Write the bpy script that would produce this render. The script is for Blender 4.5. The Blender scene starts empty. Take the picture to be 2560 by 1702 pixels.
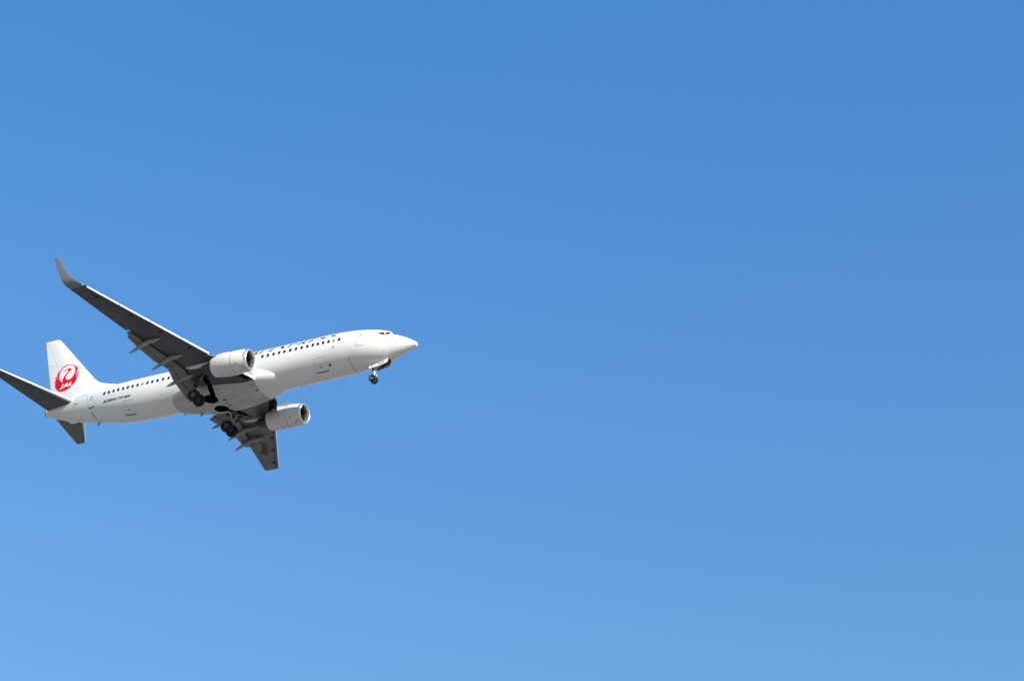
import bpy, bmesh, math, random
import numpy as np
from mathutils import Vector, Matrix

random.seed(7)
R = math.radians
scene = bpy.context.scene
COL = scene.collection

# ------------------------------------------------------------------ camera
CAM_ELEV = R(35.0)
CAM_POS = np.array([0.0, 0.0, 1.7])
cam_d = bpy.data.cameras.new("camera")
cam_d.sensor_width = 36.0
cam_d.sensor_fit = 'HORIZONTAL'
cam_d.lens = 5718.7135 / 2560 * 36.0
cam_d.clip_start = 0.5
cam_d.clip_end = 60000.0
cam = bpy.data.objects.new("camera", cam_d)
COL.objects.link(cam)
cam.location = CAM_POS
cam.rotation_euler = (R(90) + CAM_ELEV, 0, 0)
scene.camera = cam
c_right = np.array([1.0, 0, 0])
c_fwd = np.array([0, math.cos(CAM_ELEV), math.sin(CAM_ELEV)])
c_up = np.array([0, -math.sin(CAM_ELEV), math.cos(CAM_ELEV)])

# attitude of the aircraft in the air: aircraft axes are x aft, y starboard, z up (metres from the nose)
ATT = np.array([[-0.914434, -0.404354, 0.017561],
                [0.202742, -0.495184, -0.844801],
                [0.350295, -0.768954, 0.534793]])
POS = np.array([-8.069037, -0.126192, 195.652856])
B = np.stack([c_right, -c_up, c_fwd], 1)
ROT_W = B @ ATT
POS_W = CAM_POS + B @ POS

# ------------------------------------------------------------------ sun and sky
SUN_PLANE = np.array([-0.82, 0.38, 0.43])          # towards the sun, aircraft axes
sun_dir = ROT_W @ (SUN_PLANE / np.linalg.norm(SUN_PLANE))
sun_el = math.asin(sun_dir[2])
sun_az = math.atan2(sun_dir[0], sun_dir[1])
sd = bpy.data.lights.new("sun", 'SUN')
sd.energy = 5.0
sd.angle = R(0.53)
sd.color = (1.0, 0.945, 0.86)
so = bpy.data.objects.new("sun", sd)
COL.objects.link(so)
so.rotation_euler = Vector(sun_dir).to_track_quat('Z', 'Y').to_euler()

world = bpy.data.worlds.new("World")
scene.world = world
world.use_nodes = True
nt = world.node_tree
nt.nodes.clear()
w_out = nt.nodes.new('ShaderNodeOutputWorld')
w_bg = nt.nodes.new('ShaderNodeBackground')
w_sky = nt.nodes.new('ShaderNodeTexSky')
w_sky.sky_type = 'NISHITA'
w_sky.sun_disc = False
w_sky.sun_elevation = sun_el
w_sky.sun_rotation = sun_az
w_sky.altitude = 0
w_sky.air_density = 2.5
w_sky.dust_density = 0.35
w_sky.ozone_density = 10.0
w_bg.inputs['Strength'].default_value = 0.132
w_sat = nt.nodes.new('ShaderNodeHueSaturation')       # the camera's vivid colour setting
w_sat.inputs['Saturation'].default_value = 1.22
w_sat.inputs['Value'].default_value = 1.8
w_sat.inputs['Hue'].default_value = 0.527
nt.links.new(w_sky.outputs[0], w_sat.inputs['Color'])
w_gam = nt.nodes.new('ShaderNodeGamma')
w_gam.inputs['Gamma'].default_value = 0.7
nt.links.new(w_sat.outputs[0], w_gam.inputs['Color'])
nt.links.new(w_gam.outputs[0], w_bg.inputs['Color'])
nt.links.new(w_bg.outputs[0], w_out.inputs['Surface'])

scene.view_settings.view_transform = 'Standard'
scene.view_settings.look = 'None'
scene.view_settings.exposure = 0.65
scene.view_settings.gamma = 1.0


# ------------------------------------------------------------------ materials
def mat(name, col, rough=0.5, metal=0.0, coat=0.0, spec=0.5, noise=0.0, nscale=1.0, stretch=(1, 1, 1),
        dirt=None, dirt_amt=0.0, emit=None, estr=0.0):
    m = bpy.data.materials.new(name)
    m.use_nodes = True
    t = m.node_tree
    b = t.nodes['Principled BSDF']
    b.inputs['Base Color'].default_value = (*col, 1)
    b.inputs['Roughness'].default_value = rough
    b.inputs['Metallic'].default_value = metal
    b.inputs['Coat Weight'].default_value = coat
    b.inputs['Coat Roughness'].default_value = 0.06
    b.inputs['Specular IOR Level'].default_value = spec
    if emit:
        b.inputs['Emission Color'].default_value = (*emit, 1)
        b.inputs['Emission Strength'].default_value = estr
    if noise > 0 or dirt:
        tc = t.nodes.new('ShaderNodeTexCoord')
        mp = t.nodes.new('ShaderNodeMapping')
        mp.inputs['Scale'].default_value = stretch
        nz = t.nodes.new('ShaderNodeTexNoise')
        nz.inputs['Scale'].default_value = nscale
        nz.inputs['Detail'].default_value = 6
        nz.inputs['Roughness'].default_value = 0.62
        t.links.new(tc.outputs['Object'], mp.inputs['Vector'])
        t.links.new(mp.outputs['Vector'], nz.inputs['Vector'])
        rp = t.nodes.new('ShaderNodeValToRGB')
        rp.color_ramp.elements[0].position = 0.35
        rp.color_ramp.elements[1].position = 0.68
        d = dirt if dirt else tuple(c * (1 - noise) for c in col)
        k = dirt_amt if dirt else 1.0
        lo = tuple(c * (1 - k) + dd * k for c, dd in zip(col, d))
        rp.color_ramp.elements[0].color = (*lo, 1)
        rp.color_ramp.elements[1].color = (*col, 1)
        t.links.new(nz.outputs['Fac'], rp.inputs['Fac'])
        t.links.new(rp.outputs['Color'], b.inputs['Base Color'])
        # a little unevenness in the gloss
        mr = t.nodes.new('ShaderNodeMapRange')
        mr.inputs['To Min'].default_value = min(1, rough * 1.35)
        mr.inputs['To Max'].default_value = rough * 0.8
        t.links.new(nz.outputs['Fac'], mr.inputs['Value'])
        t.links.new(mr.outputs['Result'], b.inputs['Roughness'])
    return m


M = {}
M['white'] = mat('white_gloss_paint', (0.80, 0.795, 0.78), 0.30, coat=0.30, dirt=(0.62, 0.58, 0.52), dirt_amt=0.22,
                 nscale=1.1, stretch=(0.25, 1, 1))
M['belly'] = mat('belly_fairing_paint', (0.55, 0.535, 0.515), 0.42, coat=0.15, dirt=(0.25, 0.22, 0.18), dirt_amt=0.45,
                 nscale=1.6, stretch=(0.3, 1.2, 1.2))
M['nacelle'] = mat('nacelle_paint', (0.76, 0.74, 0.71), 0.36, coat=0.25, dirt=(0.55, 0.48, 0.40), dirt_amt=0.35,
                   nscale=1.5, stretch=(0.4, 1, 1))
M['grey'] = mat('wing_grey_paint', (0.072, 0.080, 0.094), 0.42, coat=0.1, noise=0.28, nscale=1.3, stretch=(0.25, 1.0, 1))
M['wline'] = mat('wing_panel_line', (0.045, 0.047, 0.05), 0.6, noise=0.2, nscale=4)
M['flap'] = mat('flap_grey_paint', (0.20, 0.19, 0.178), 0.5, noise=0.16, nscale=2.0, stretch=(1, 0.4, 1))
M['canoe'] = mat('fairing_grey_paint', (0.30, 0.305, 0.30), 0.45, noise=0.1, nscale=2.0)
M['slat'] = mat('slat_bare_metal_paint', (0.80, 0.80, 0.80), 0.35, metal=0.0, noise=0.08, nscale=3)
M['lip'] = mat('inlet_lip_metal', (0.86, 0.85, 0.84), 0.30, metal=0.8, noise=0.05, nscale=4)
M['inner'] = mat('inlet_liner', (0.17, 0.155, 0.15), 0.6, spec=0.2, noise=0.1, nscale=6)
M['deep'] = mat('inlet_liner_shade', (0.035, 0.035, 0.036), 0.7, spec=0.1, noise=0.1, nscale=6)  # liner past the mouth, the inlet's depth shade put into the colour
M['fan'] = mat('fan_blade_metal', (0.014, 0.014, 0.015), 0.6, spec=0.15, noise=0.2, nscale=9)
M['hot'] = mat('exhaust_metal', (0.10, 0.09, 0.085), 0.45, metal=0.8, noise=0.3, nscale=5)
M['dark'] = mat('dark_cavity', (0.012, 0.012, 0.013), 0.8, spec=0.1, noise=0.2, nscale=5)
M['kback'] = mat('dark_grey_cavity_shade', (0.030, 0.029, 0.029), 0.7, noise=0.3, nscale=5)  # dark grey, also the painted shade of flap cavities and Krueger back
M['tyre'] = mat('tyre_rubber', (0.018, 0.018, 0.019), 0.75, spec=0.2, noise=0.2, nscale=8)
M['rim'] = mat('wheel_rim_metal', (0.17, 0.17, 0.18), 0.4, metal=0.5, noise=0.2, nscale=9)
M['strut'] = mat('gear_grey_paint', (0.48, 0.48, 0.47), 0.4, metal=0.15, noise=0.2, nscale=9)
M['wstrut'] = mat('nose_gear_white_paint', (0.72, 0.72, 0.71), 0.4, noise=0.15, nscale=9)
M['chrome'] = mat('oleo_chrome', (0.75, 0.75, 0.76), 0.12, metal=1.0, noise=0.04, nscale=9)
M['glass'] = mat('window_glass', (0.022, 0.010, 0.018), 0.25, spec=0.18, noise=0.2, nscale=3)
M['shade'] = mat('window_shade', (0.42, 0.30, 0.20), 0.5, noise=0.25, nscale=8)
M['black'] = mat('black_marking', (0.010, 0.010, 0.013), 0.5, spec=0.2, noise=0.1, nscale=3)
M['navy'] = mat('airline_title_paint', (0.012, 0.012, 0.020), 0.5, spec=0.2, noise=0.1, nscale=3)
M['red'] = mat('emblem_red_paint', (0.70, 0.0008, 0.014), 0.5, coat=0.0, spec=0.2, noise=0.06, nscale=2)
M['seam'] = mat('panel_seam', (0.22, 0.22, 0.23), 0.6, noise=0.2, nscale=4)
M['rust'] = mat('red_brown_line', (0.22, 0.07, 0.055), 0.6, noise=0.2, nscale=4)
M['lgrey'] = mat('pale_grey_marking', (0.50, 0.51, 0.53), 0.5, noise=0.15, nscale=5)
M['regi'] = mat('registration_grey', (0.30, 0.30, 0.32), 0.5, noise=0.15, nscale=5)
M['doorin'] = mat('door_inner_primer', (0.13, 0.105, 0.09), 0.6, noise=0.5, nscale=7)
M['winglet'] = mat('winglet_grey_paint', (0.17, 0.185, 0.23), 0.3, coat=0.3, noise=0.06, nscale=2)
M['green'] = mat('green_lamp', (0.02, 0.5, 0.25), 0.2, emit=(0.0, 1.0, 0.28), estr=1.0)
M['lamp'] = mat('landing_lamp_glass', (0.75, 0.76, 0.78), 0.1, metal=0.6, noise=0.05, nscale=9)

# ------------------------------------------------------------------ scene-graph helpers
root = bpy.data.objects.new("passenger_jet", None)
root.empty_display_size = 2
COL.objects.link(root)
mw = Matrix.Identity(4)
for i in range(3):
    for j in range(3):
        mw[i][j] = ROT_W[i, j]
    mw[i][3] = POS_W[i]
root.matrix_world = mw
root['label'] = "white twin-engine passenger jet with red crane tail emblem, wheels down against blue sky"
root['category'] = "airplane"


def link(name, me, mats, parent, label=None, angle=35, smooth=True):
    o = bpy.data.objects.new(name, me)
    COL.objects.link(o)
    o.parent = parent
    if not isinstance(mats, (list, tuple)):
        mats = [mats]
    if len(me.materials) == 0:
        for m in mats:
            me.materials.append(m)
    if smooth:
        me.shade_smooth()
        me.set_sharp_from_angle(angle=R(angle))
    if label:
        o['label'] = label
    return o


def mesh_pf(name, verts, faces, mi=None, recalc=True):
    me = bpy.data.meshes.new(name)
    me.from_pydata([tuple(v) for v in verts], [], faces)
    if mi:
        for p, k in zip(me.polygons, mi):
            p.material_index = k
    if recalc:
        bm = bmesh.new()
        bm.from_mesh(me)
        bmesh.ops.recalc_face_normals(bm, faces=bm.faces[:])
        bm.to_mesh(me)
        bm.free()
    me.update()
    return me


class MB:
    """collects lofts, tubes and boxes into one mesh"""

    def __init__(self):
        self.v, self.f, self.m = [], [], []

    def add(self, verts, faces, k=0):
        n = len(self.v)
        self.v += [tuple(p) for p in verts]
        for q in faces:
            self.f.append([n + i for i in q])
            self.m.append(k)

    def loft(self, rings, k=0, cap=True, closed=True, kf=None):
        n = len(rings[0])
        vs = [p for r_ in rings for p in r_]
        fs, ks = [], []
        for i in range(len(rings) - 1):
            for j in range(n if closed else n - 1):
                a, b = i * n + j, i * n + (j + 1) % n
                fs.append([a, b, b + n, a + n])
                ks.append(kf(i, j) if kf else k)
        base = len(self.v)
        self.v += [tuple(p) for p in vs]
        for q, kk in zip(fs, ks):
            self.f.append([base + i for i in q])
            self.m.append(kk)
        if cap:
            self.f.append([base + i for i in range(n)])
            self.m.append(k)
            self.f.append([base + (len(rings) - 1) * n + i for i in range(n)])
            self.m.append(k)

    def tube(self, p0, p1, r0, r1=None, k=0, n=14):
        r1 = r0 if r1 is None else r1
        p0, p1 = np.array(p0, float), np.array(p1, float)
        d = p1 - p0
        d /= np.linalg.norm(d)
        a = np.cross(d, [0, 0, 1.0] if abs(d[2]) < 0.9 else [1.0, 0, 0])
        a /= np.linalg.norm(a)
        b = np.cross(d, a)
        rings = []
        for p, r_ in ((p0, r0), (p1, r1)):
            rings.append([p + r_ * (a * math.cos(t) + b * math.sin(t)) for t in np.linspace(0, 2 * math.pi, n, endpoint=False)])
        self.loft(rings, k)

    def prism(self, poly, axis, lo, hi, k=0):
        """poly: list of 2-D points; axis: the axis (0,1,2) it is extruded along"""
        def mk(p, h):
            q = list(p)
            q.insert(axis, h)
            return q
        self.loft([[mk(p, lo) for p in poly], [mk(p, hi) for p in poly]], k)

    def box(self, c, s, k=0, rot=None):
        c = np.array(c, float)
        vs = []
        for dx in (-1, 1):
            for dy in (-1, 1):
                for dz in (-1, 1):
                    p = np.array([dx * s[0] / 2, dy * s[1] / 2, dz * s[2] / 2])
                    if rot is not None:
                        p = rot @ p
                    vs.append(c + p)
        self.add(vs, [[0, 1, 3, 2], [4, 6, 7, 5], [0, 4, 5, 1], [2, 3, 7, 6], [0, 2, 6, 4], [1, 5, 7, 3]], k)

    def lathe_x(self, prof, cy, cz, k=0, n=64, kf=None, phase=0.0):
        rings = []
        for x, r_ in prof:
            rings.append([(x, cy + r_ * math.cos(t + phase), cz + r_ * math.sin(t + phase)) for t in np.linspace(0, 2 * math.pi, n, endpoint=False)])
        self.loft(rings, k, cap=False, kf=kf)

    def lathe_y(self, prof, cx, cz, k=0, n=40):
        rings = []
        for y, r_ in prof:
            rings.append([(cx + r_ * math.cos(t), y, cz + r_ * math.sin(t)) for t in np.linspace(0, 2 * math.pi, n, endpoint=False)])
        self.loft(rings, k, cap=False)

    def build(self, name, mats, parent, label=None, angle=35, recalc=True):
        me = mesh_pf(name, self.v, self.f, self.m, recalc)
        return link(name, me, mats, parent, label, angle)


def boolean_cut(o, cutter_mb, cut_mat):
    """cut a real recess into o; the recess walls take cut_mat"""
    me = mesh_pf('recess_cutter', cutter_mb.v, cutter_mb.f)
    me.materials.append(cut_mat)
    c = bpy.data.objects.new('recess_cutter', me)
    COL.objects.link(c)
    c.matrix_world = root.matrix_world
    md = o.modifiers.new('cut', 'BOOLEAN')
    md.operation = 'DIFFERENCE'
    md.solver = 'EXACT'
    md.object = c
    md.material_mode = 'TRANSFER'
    bpy.context.view_layer.update()
    dg = bpy.context.evaluated_depsgraph_get()
    new = bpy.data.meshes.new_from_object(o.evaluated_get(dg))
    o.modifiers.remove(md)
    if len(new.polygons) > 10:
        old = o.data
        o.data = new
        bpy.data.meshes.remove(old)
    bpy.data.objects.remove(c)
    bpy.data.meshes.remove(me)


# ------------------------------------------------------------------ fuselage surface
ST = np.array([
    # x      top     bottom  half-width  height of widest point
    [0.020, -0.475, -0.475, 0.000, -0.475],
    [0.036, -0.372, -0.580, 0.140, -0.470],
    [0.120, -0.280, -0.660, 0.260, -0.460],
    [0.300, -0.145, -0.730, 0.360, -0.430],
    [0.600, 0.066, -0.848, 0.500, -0.390],
    [1.000, 0.312, -0.993, 0.650, -0.340],
    [1.500, 0.570, -1.155, 0.830, -0.280],
    [1.900, 0.789, -1.265, 0.980, -0.230],
    [2.300, 1.085, -1.375, 1.120, -0.170],
    [2.700, 1.298, -1.487, 1.260, -0.120],
    [3.200, 1.464, -1.600, 1.420, -0.070],
    [4.000, 1.647, -1.705, 1.620, 0.000],
    [5.000, 1.815, -1.783, 1.780, 0.060],
    [6.000, 1.943, -1.822, 1.850, 0.115],
    [7.000, 2.030, -1.865, 1.880, 0.135],
    [8.500, 2.076, -1.880, 1.880, 0.135],
    [24.500, 2.072, -1.905, 1.880, 0.135],
    [26.000, 2.087, -1.918, 1.870, 0.155],
    [27.500, 2.090, -1.890, 1.820, 0.225],
    [29.000, 2.078, -1.770, 1.720, 0.345],
    [30.500, 2.042, -1.545, 1.570, 0.505],
    [32.000, 1.998, -1.215, 1.360, 0.665],
    [33.500, 1.935, -0.832, 1.110, 0.825],
    [35.000, 1.834, -0.360, 0.830, 0.955],
    [36.300, 1.692, 0.050, 0.580, 1.035],
    [37.300, 1.511, 0.392, 0.370, 1.075],
    [37.750, 1.391, 0.579, 0.270, 1.085]])


def pchip(x, y, q):
    h = np.diff(x)
    d = np.diff(y) / h
    n = len(x)
    m = np.zeros(n)
    for i in range(1, n - 1):
        if d[i - 1] * d[i] > 0:
            w1, w2 = 2 * h[i] + h[i - 1], h[i] + 2 * h[i - 1]
            m[i] = (w1 + w2) / (w1 / d[i - 1] + w2 / d[i])
    m[0], m[-1] = d[0], d[-1]
    i = np.clip(np.searchsorted(x, q, 'right') - 1, 0, n - 2)
    t = (q - x[i]) / h[i]
    return ((2 * t ** 3 - 3 * t ** 2 + 1) * y[i] + (t ** 3 - 2 * t ** 2 + t) * h[i] * m[i]
            + (-2 * t ** 3 + 3 * t ** 2) * y[i + 1] + (t ** 3 - t ** 2) * h[i] * m[i + 1])


SX = np.sqrt(ST[:, 0])


def prof(x):
    s = math.sqrt(max(x, 0.0200001))
    return [float(pchip(SX, ST[:, k], s)) for k in (1, 2, 3, 4)]


def fsurf(x, ph):
    zt, zb, w, zc = prof(x)
    s = math.sin(ph)
    z = zc + ((zt - zc) if s >= 0 else (zc - zb)) * s
    return np.array([x, w * math.cos(ph), z])


def fnorm(x, ph):
    e = 1e-3
    a = fsurf(x + e, ph) - fsurf(max(x - e, 0), ph)
    b = fsurf(x, ph + e) - fsurf(x, ph - e)
    n = np.cross(b, a)
    n /= np.linalg.norm(n)
    if np.dot(n, [0, math.cos(ph), math.sin(ph)]) < 0:
        n = -n
    return n


def fpt(x, ph, eps=0.0):
    return fsurf(x, ph) + fnorm(x, ph) * eps


def phi_z(x, z):
    zt, zb, w, zc = prof(x)
    s = (z - zc) / ((zt - zc) if z > zc else (zc - zb))
    return math.asin(max(-1, min(1, s)))


# ------------------------------------------------------------------ flat shapes laid onto curved surfaces
def poly_mesh(polys, mapper, cuts=None, name='marking'):
    """polys: list of (outer, [holes]) in 2-D. Filled, sliced along the second axis, then mapped to 3-D."""
    out_v, out_f = [], []
    for k, item in enumerate(polys):
        outer, holes = item
        bm = bmesh.new()
        for loop in [outer] + list(holes):
            vs = [bm.verts.new((p[0], p[1], 0)) for p in loop]
            for i in range(len(vs)):
                bm.edges.new((vs[i], vs[(i + 1) % len(vs)]))
        bmesh.ops.triangle_fill(bm, use_beauty=True, use_dissolve=False, edges=bm.edges[:])
        if cuts:
            for ax, step in enumerate(cuts):
                if not step:
                    continue
                lo = min(v.co[ax] for v in bm.verts)
                hi = max(v.co[ax] for v in bm.verts)
                t = math.floor(lo / step) * step + step
                while t < hi - 1e-6:
                    co = [0, 0, 0]
                    no = [0, 0, 0]
                    co[ax] = t
                    no[ax] = 1
                    bmesh.ops.bisect_plane(bm, geom=bm.verts[:] + bm.edges[:] + bm.faces[:], plane_co=co, plane_no=no, dist=1e-6)
                    t += step
        bm.verts.index_update()
        n = len(out_v)
        for v in bm.verts:
            out_v.append(mapper(v.co.x, v.co.y, k))
        for f in bm.faces:
            out_f.append([n + v.index for v in f.verts])
        bm.free()
    return out_v, out_f


def orient(me, towards):
    """make every face look along the direction given (array or function of the face centre)"""
    bm = bmesh.new()
    bm.from_mesh(me)
    for f in bm.faces:
        c = f.calc_center_median()
        d = towards(c) if callable(towards) else towards
        f.normal_update()
        if f.normal.dot(Vector(d)) < 0:
            f.normal_flip()
    bm.to_mesh(me)
    bm.free()


def on_fuselage(name, polys, m, parent, eps=0.006, side=1, label=None, cuts=(0.25, 0.05), step=0.0):
    """polys in (x, phi) on the starboard skin"""
    def mp(x, ph, k):
        p = fpt(x, ph, eps + step * k)
        p[1] *= side
        return p
    v, f = poly_mesh(polys, mp, cuts)
    me = mesh_pf(name, v, f, recalc=False)
    orient(me, lambda c: (0, c[1], c[2] - 0.1))
    return link(name, me, m, parent, label, 60)


def rrect(x0, x1, y0, y1, rx, ry, n=5):
    pts = []
    for cx, cy, a0 in ((x1 - rx, y1 - ry, 0), (x0 + rx, y1 - ry, 90), (x0 + rx, y0 + ry, 180), (x1 - rx, y0 + ry, 270)):
        for i in range(n):
            a = R(a0 + 90 * i / (n - 1))
            pts.append((cx + rx * math.cos(a), cy + ry * math.sin(a)))
    return pts


def ribbon(pts, w):
    """2-D polyline to a thin closed band"""
    pts = [np.array(p, float) for p in pts]
    L, Rr = [], []
    for i, p in enumerate(pts):
        a = pts[max(i - 1, 0)]
        b = pts[min(i + 1, len(pts) - 1)]
        d = b - a
        d /= np.linalg.norm(d) + 1e-12
        n = np.array([-d[1], d[0]])
        ww = w[i] if isinstance(w, (list, tuple)) else w
        L.append(tuple(p + n * ww / 2))
        Rr.append(tuple(p - n * ww / 2))
    return L + Rr[::-1]


def text_polys(body, bold=0.0):
    """the letters of a text as a 2-D triangle soup (baseline at y=0)"""
    cu = bpy.data.curves.new('lettering', 'FONT')
    cu.body = body
    cu.size = 1.0
    cu.offset = bold
    cu.resolution_u = 3
    o = bpy.data.objects.new('lettering', cu)
    COL.objects.link(o)
    bpy.context.view_layer.update()
    dg = bpy.context.evaluated_depsgraph_get()
    me = bpy.data.meshes.new_from_object(o.evaluated_get(dg))
    vs = [(v.co.x, v.co.y) for v in me.vertices]
    fs = [list(p.vertices) for p in me.polygons]
    bpy.data.objects.remove(o)
    bpy.data.curves.remove(cu)
    bpy.data.meshes.remove(me)
    return vs, fs


def text_mesh(name, body, m, parent, mapper, towards, bold=0.0, shear=0.0, label=None):
    vs, fs = text_polys(body, bold)
    xs = [v[0] for v in vs]
    ys = [v[1] for v in vs]
    x0, x1, y1 = min(xs), max(xs), max(ys)
    hh = y1 - min(0, min(ys))
    v3 = [mapper((x - x0) / (x1 - x0), y / hh, shear) for x, y in vs]
    me = mesh_pf(name, v3, fs, recalc=False)
    orient(me, towards)
    return link(name, me, m, parent, label, 60)


# ================================================================== GROUND (gives the belly its bounce light)
def build_ground():
    me = bpy.data.meshes.new('ground')
    s = 25000
    n = 24
    vs, fs = [], []
    for i in range(n + 1):
        for j in range(n + 1):
            vs.append((-s + 2 * s * i / n, -s + 2 * s * j / n, 0))
    for i in range(n):
        for j in range(n):
            a = i * (n + 1) + j
            fs.append([a, a + 1, a + n + 2, a + n + 1])
    me.from_pydata(vs, [], fs)
    m = bpy.data.materials.new('dry_ground')
    m.use_nodes = True
    t = m.node_tree
    b = t.nodes['Principled BSDF']
    b.inputs['Roughness'].default_value = 0.9
    tc = t.nodes.new('ShaderNodeTexCoord')
    nz = t.nodes.new('ShaderNodeTexNoise')
    nz.inputs['Scale'].default_value = 0.012
    nz.inputs['Detail'].default_value = 8
    rp = t.nodes.new('ShaderNodeValToRGB')
    rp.color_ramp.elements[0].position = 0.35
    rp.color_ramp.elements[0].color = (0.140, 0.125, 0.104, 1)
    rp.color_ramp.elements[1].position = 0.65
    rp.color_ramp.elements[1].color = (0.30, 0.270, 0.228, 1)
    t.links.new(tc.outputs['Object'], nz.inputs['Vector'])
    t.links.new(nz.outputs['Fac'], rp.inputs['Fac'])
    t.links.new(rp.outputs['Color'], b.inputs['Base Color'])
    me.materials.append(m)
    o = bpy.data.objects.new('ground', me)
    COL.objects.link(o)
    o['kind'] = 'structure'
    o['label'] = 'dry grass and concrete ground stretching to the horizon below the jet'


build_ground()


# ================================================================== FUSELAGE
def build_fuselage():
    xs = [0.0202, 0.022, 0.025, 0.03] + [s * s for s in np.linspace(0.19, math.sqrt(7.5), 70)]
    xs += list(np.linspace(7.9, 24.5, 36)) + list(np.linspace(24.9, 37.75, 48))
    n = 144
    mb = MB()
    rings = []
    for x in xs:
        rings.append([fsurf(x, t) for t in np.linspace(0, 2 * math.pi, n, endpoint=False)])
    mb.loft(rings)
    o = mb.build('fuselage', [M['white'], M['dark']], root, angle=50)
    return o


fus = build_fuselage()
# nose-wheel bay: a real recess
cut = MB()
cut.prism(rrect(2.56, 4.42, -0.40, 0.24, 0.06, 0.06), 2, -2.3, -0.95)
boolean_cut(fus, cut, M['dark'])

# tail cone exhaust
mb = MB()
rings = []
for x, k in ((37.60, 1.03), (37.80, 1.0), (37.82, 0.8), (37.6, 0.72)):
    zt, zb, w, zc = prof(37.74)
    rings.append([(x, w * k * math.cos(t), zc + (k * ((zt - zc) if math.sin(t) > 0 else (zc - zb))) * math.sin(t)) for t in np.linspace(0, 2 * math.pi, 32, endpoint=False)])
mb.loft(rings)
mb.build('auxiliary_exhaust', M['hot'], fus)

# passenger windows
win_x = [14.17, 13.62, 13.06, 12.51, 11.99, 11.41, 10.84, 10.29, 9.73, 9.20, 8.70, 8.19, 7.66, 7.16, 6.64]
aft_x = [23.67, 24.24, 24.81, 25.35, 25.86, 26.37, 26.89, 27.41, 27.94, 28.45, 28.99, 29.50, 30.03, 30.55]
mid_x = [14.17 + (23.67 - 14.17) / 18 * i for i in range(2, 18)]


def win_z(x):
    return float(np.interp(x, [6.6, 7.6, 9, 24, 26.4, 27.4, 28.5, 29.3, 30.6], [0.475, 0.50, 0.515, 0.535, 0.535, 0.56, 0.59, 0.62, 0.65]))


for x in win_x + mid_x + aft_x:
    z = win_z(x)
    pts = rrect(x - 0.125, x + 0.125, z - 0.175, z + 0.175, 0.075, 0.09)
    poly = [(p[0], phi_z(p[0], p[1])) for p in pts]
    tan = abs(x - win_x[13]) < 0.05 or abs(x - aft_x[5]) < 0.05
    on_fuselage('passenger_window', [(poly, [])], M['shade'] if tan else M['glass'], fus,
                label='window with its tan shade pulled down' if tan else None, cuts=(None, 0.05))

# cockpit windows (starboard and port)
CW = [
    [(3.14, 30.5), (2.72, 36.0), (2.55, 21.0), (2.95, 22.0), (3.14, 24.0)],
    [(2.63, 36.5), (2.34, 49.0), (2.12, 42.0), (2.47, 22.0)],
    [(2.18, 51.0), (2.17, 68.0), (2.20, 86.5), (1.78, 86.5), (1.75, 62.0), (1.92, 47.5)],
]
for w in CW:
    for side in (1, -1):
        on_fuselage('cockpit_window', [([(a, R(b)) for a, b in w], [])], M['glass'], fus, eps=0.008, side=side,
                    cuts=(0.1, 0.05))


def seam_loop(pts, w, closed=True):
    q = list(pts) + ([pts[0]] if closed else [])
    out = []
    for a, b in zip(q[:-1], q[1:]):
        out.append((ribbon([a, b], w), []))
    return out


def zpts(pts):
    return [(x, phi_z(x, z)) for x, z in pts]


def door(name, corners, handle=None, sill=None, win=None):
    """corners: x,z of top-aft, top-fwd, bottom-fwd, bottom-aft"""
    c = corners
    inner = []
    for i in range(4):
        a, b, d = np.array(c[i - 1]), np.array(c[i]), np.array(c[(i + 1) % 4])
        p0 = b + (a - b) / np.linalg.norm(a - b) * 0.14
        p1 = b + (d - b) / np.linalg.norm(d - b) * 0.14
        for t in np.linspace(0, 1, 5):
            inner.append(tuple((1 - t) ** 2 * p0 + 2 * t * (1 - t) * b + t * t * p1))
    d = on_fuselage(name, [(zpts(inner), [])], M['white'], fus, eps=0.006)
    loop = [(x, phi_z(x, z)) for x, z in inner]
    cx = sum(p[0] for p in loop) / len(loop)
    cy = sum(p[1] for p in loop) / len(loop)
    outer = [(cx + (p[0] - cx) * 1.045, cy + (p[1] - cy) * 1.022) for p in loop]
    on_fuselage('door_seam', [(outer, [loop])], M['seam'], fus, eps=0.007)
    if win:
        x, z = win
        pts = rrect(x - 0.07, x + 0.07, z - 0.1, z + 0.1, 0.05, 0.07)
        on_fuselage('door_window', [(zpts(pts), [])], M['seam'], fus, eps=0.011)
    if handle:
        x, z, L = handle
        pts = rrect(x - L / 2, x + L / 2, z - 0.03, z + 0.03, 0.02, 0.02)
        on_fuselage('door_handle', [(zpts(pts), [])], M['regi'], fus, eps=0.011)
    if sill:
        (xa, za), (xb, zb), h, mm = sill
        pts = [(xa, za), (xb, zb), (xb, zb - h), (xa, za - h)]
        on_fuselage('door_sill', [(zpts(pts), [])], mm, fus, eps=0.012)


door('cabin_door', [(5.17, 1.22), (4.36, 1.08), (4.33, -0.48), (5.04, -0.43)], handle=(4.74, 0.43, 0.42),
     sill=((5.03, -0.43), (4.36, -0.47), 0.05, M['lgrey']), win=(4.68, 0.64))
door('cabin_door', [(32.62, 1.40), (31.85, 1.34), (31.67, -0.26), (32.37, -0.24)], handle=(32.05, 0.46, 0.40),
     sill=((32.36, -0.22), (31.67, -0.26), 0.09, M['black']), win=(32.02, 0.70))


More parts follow.
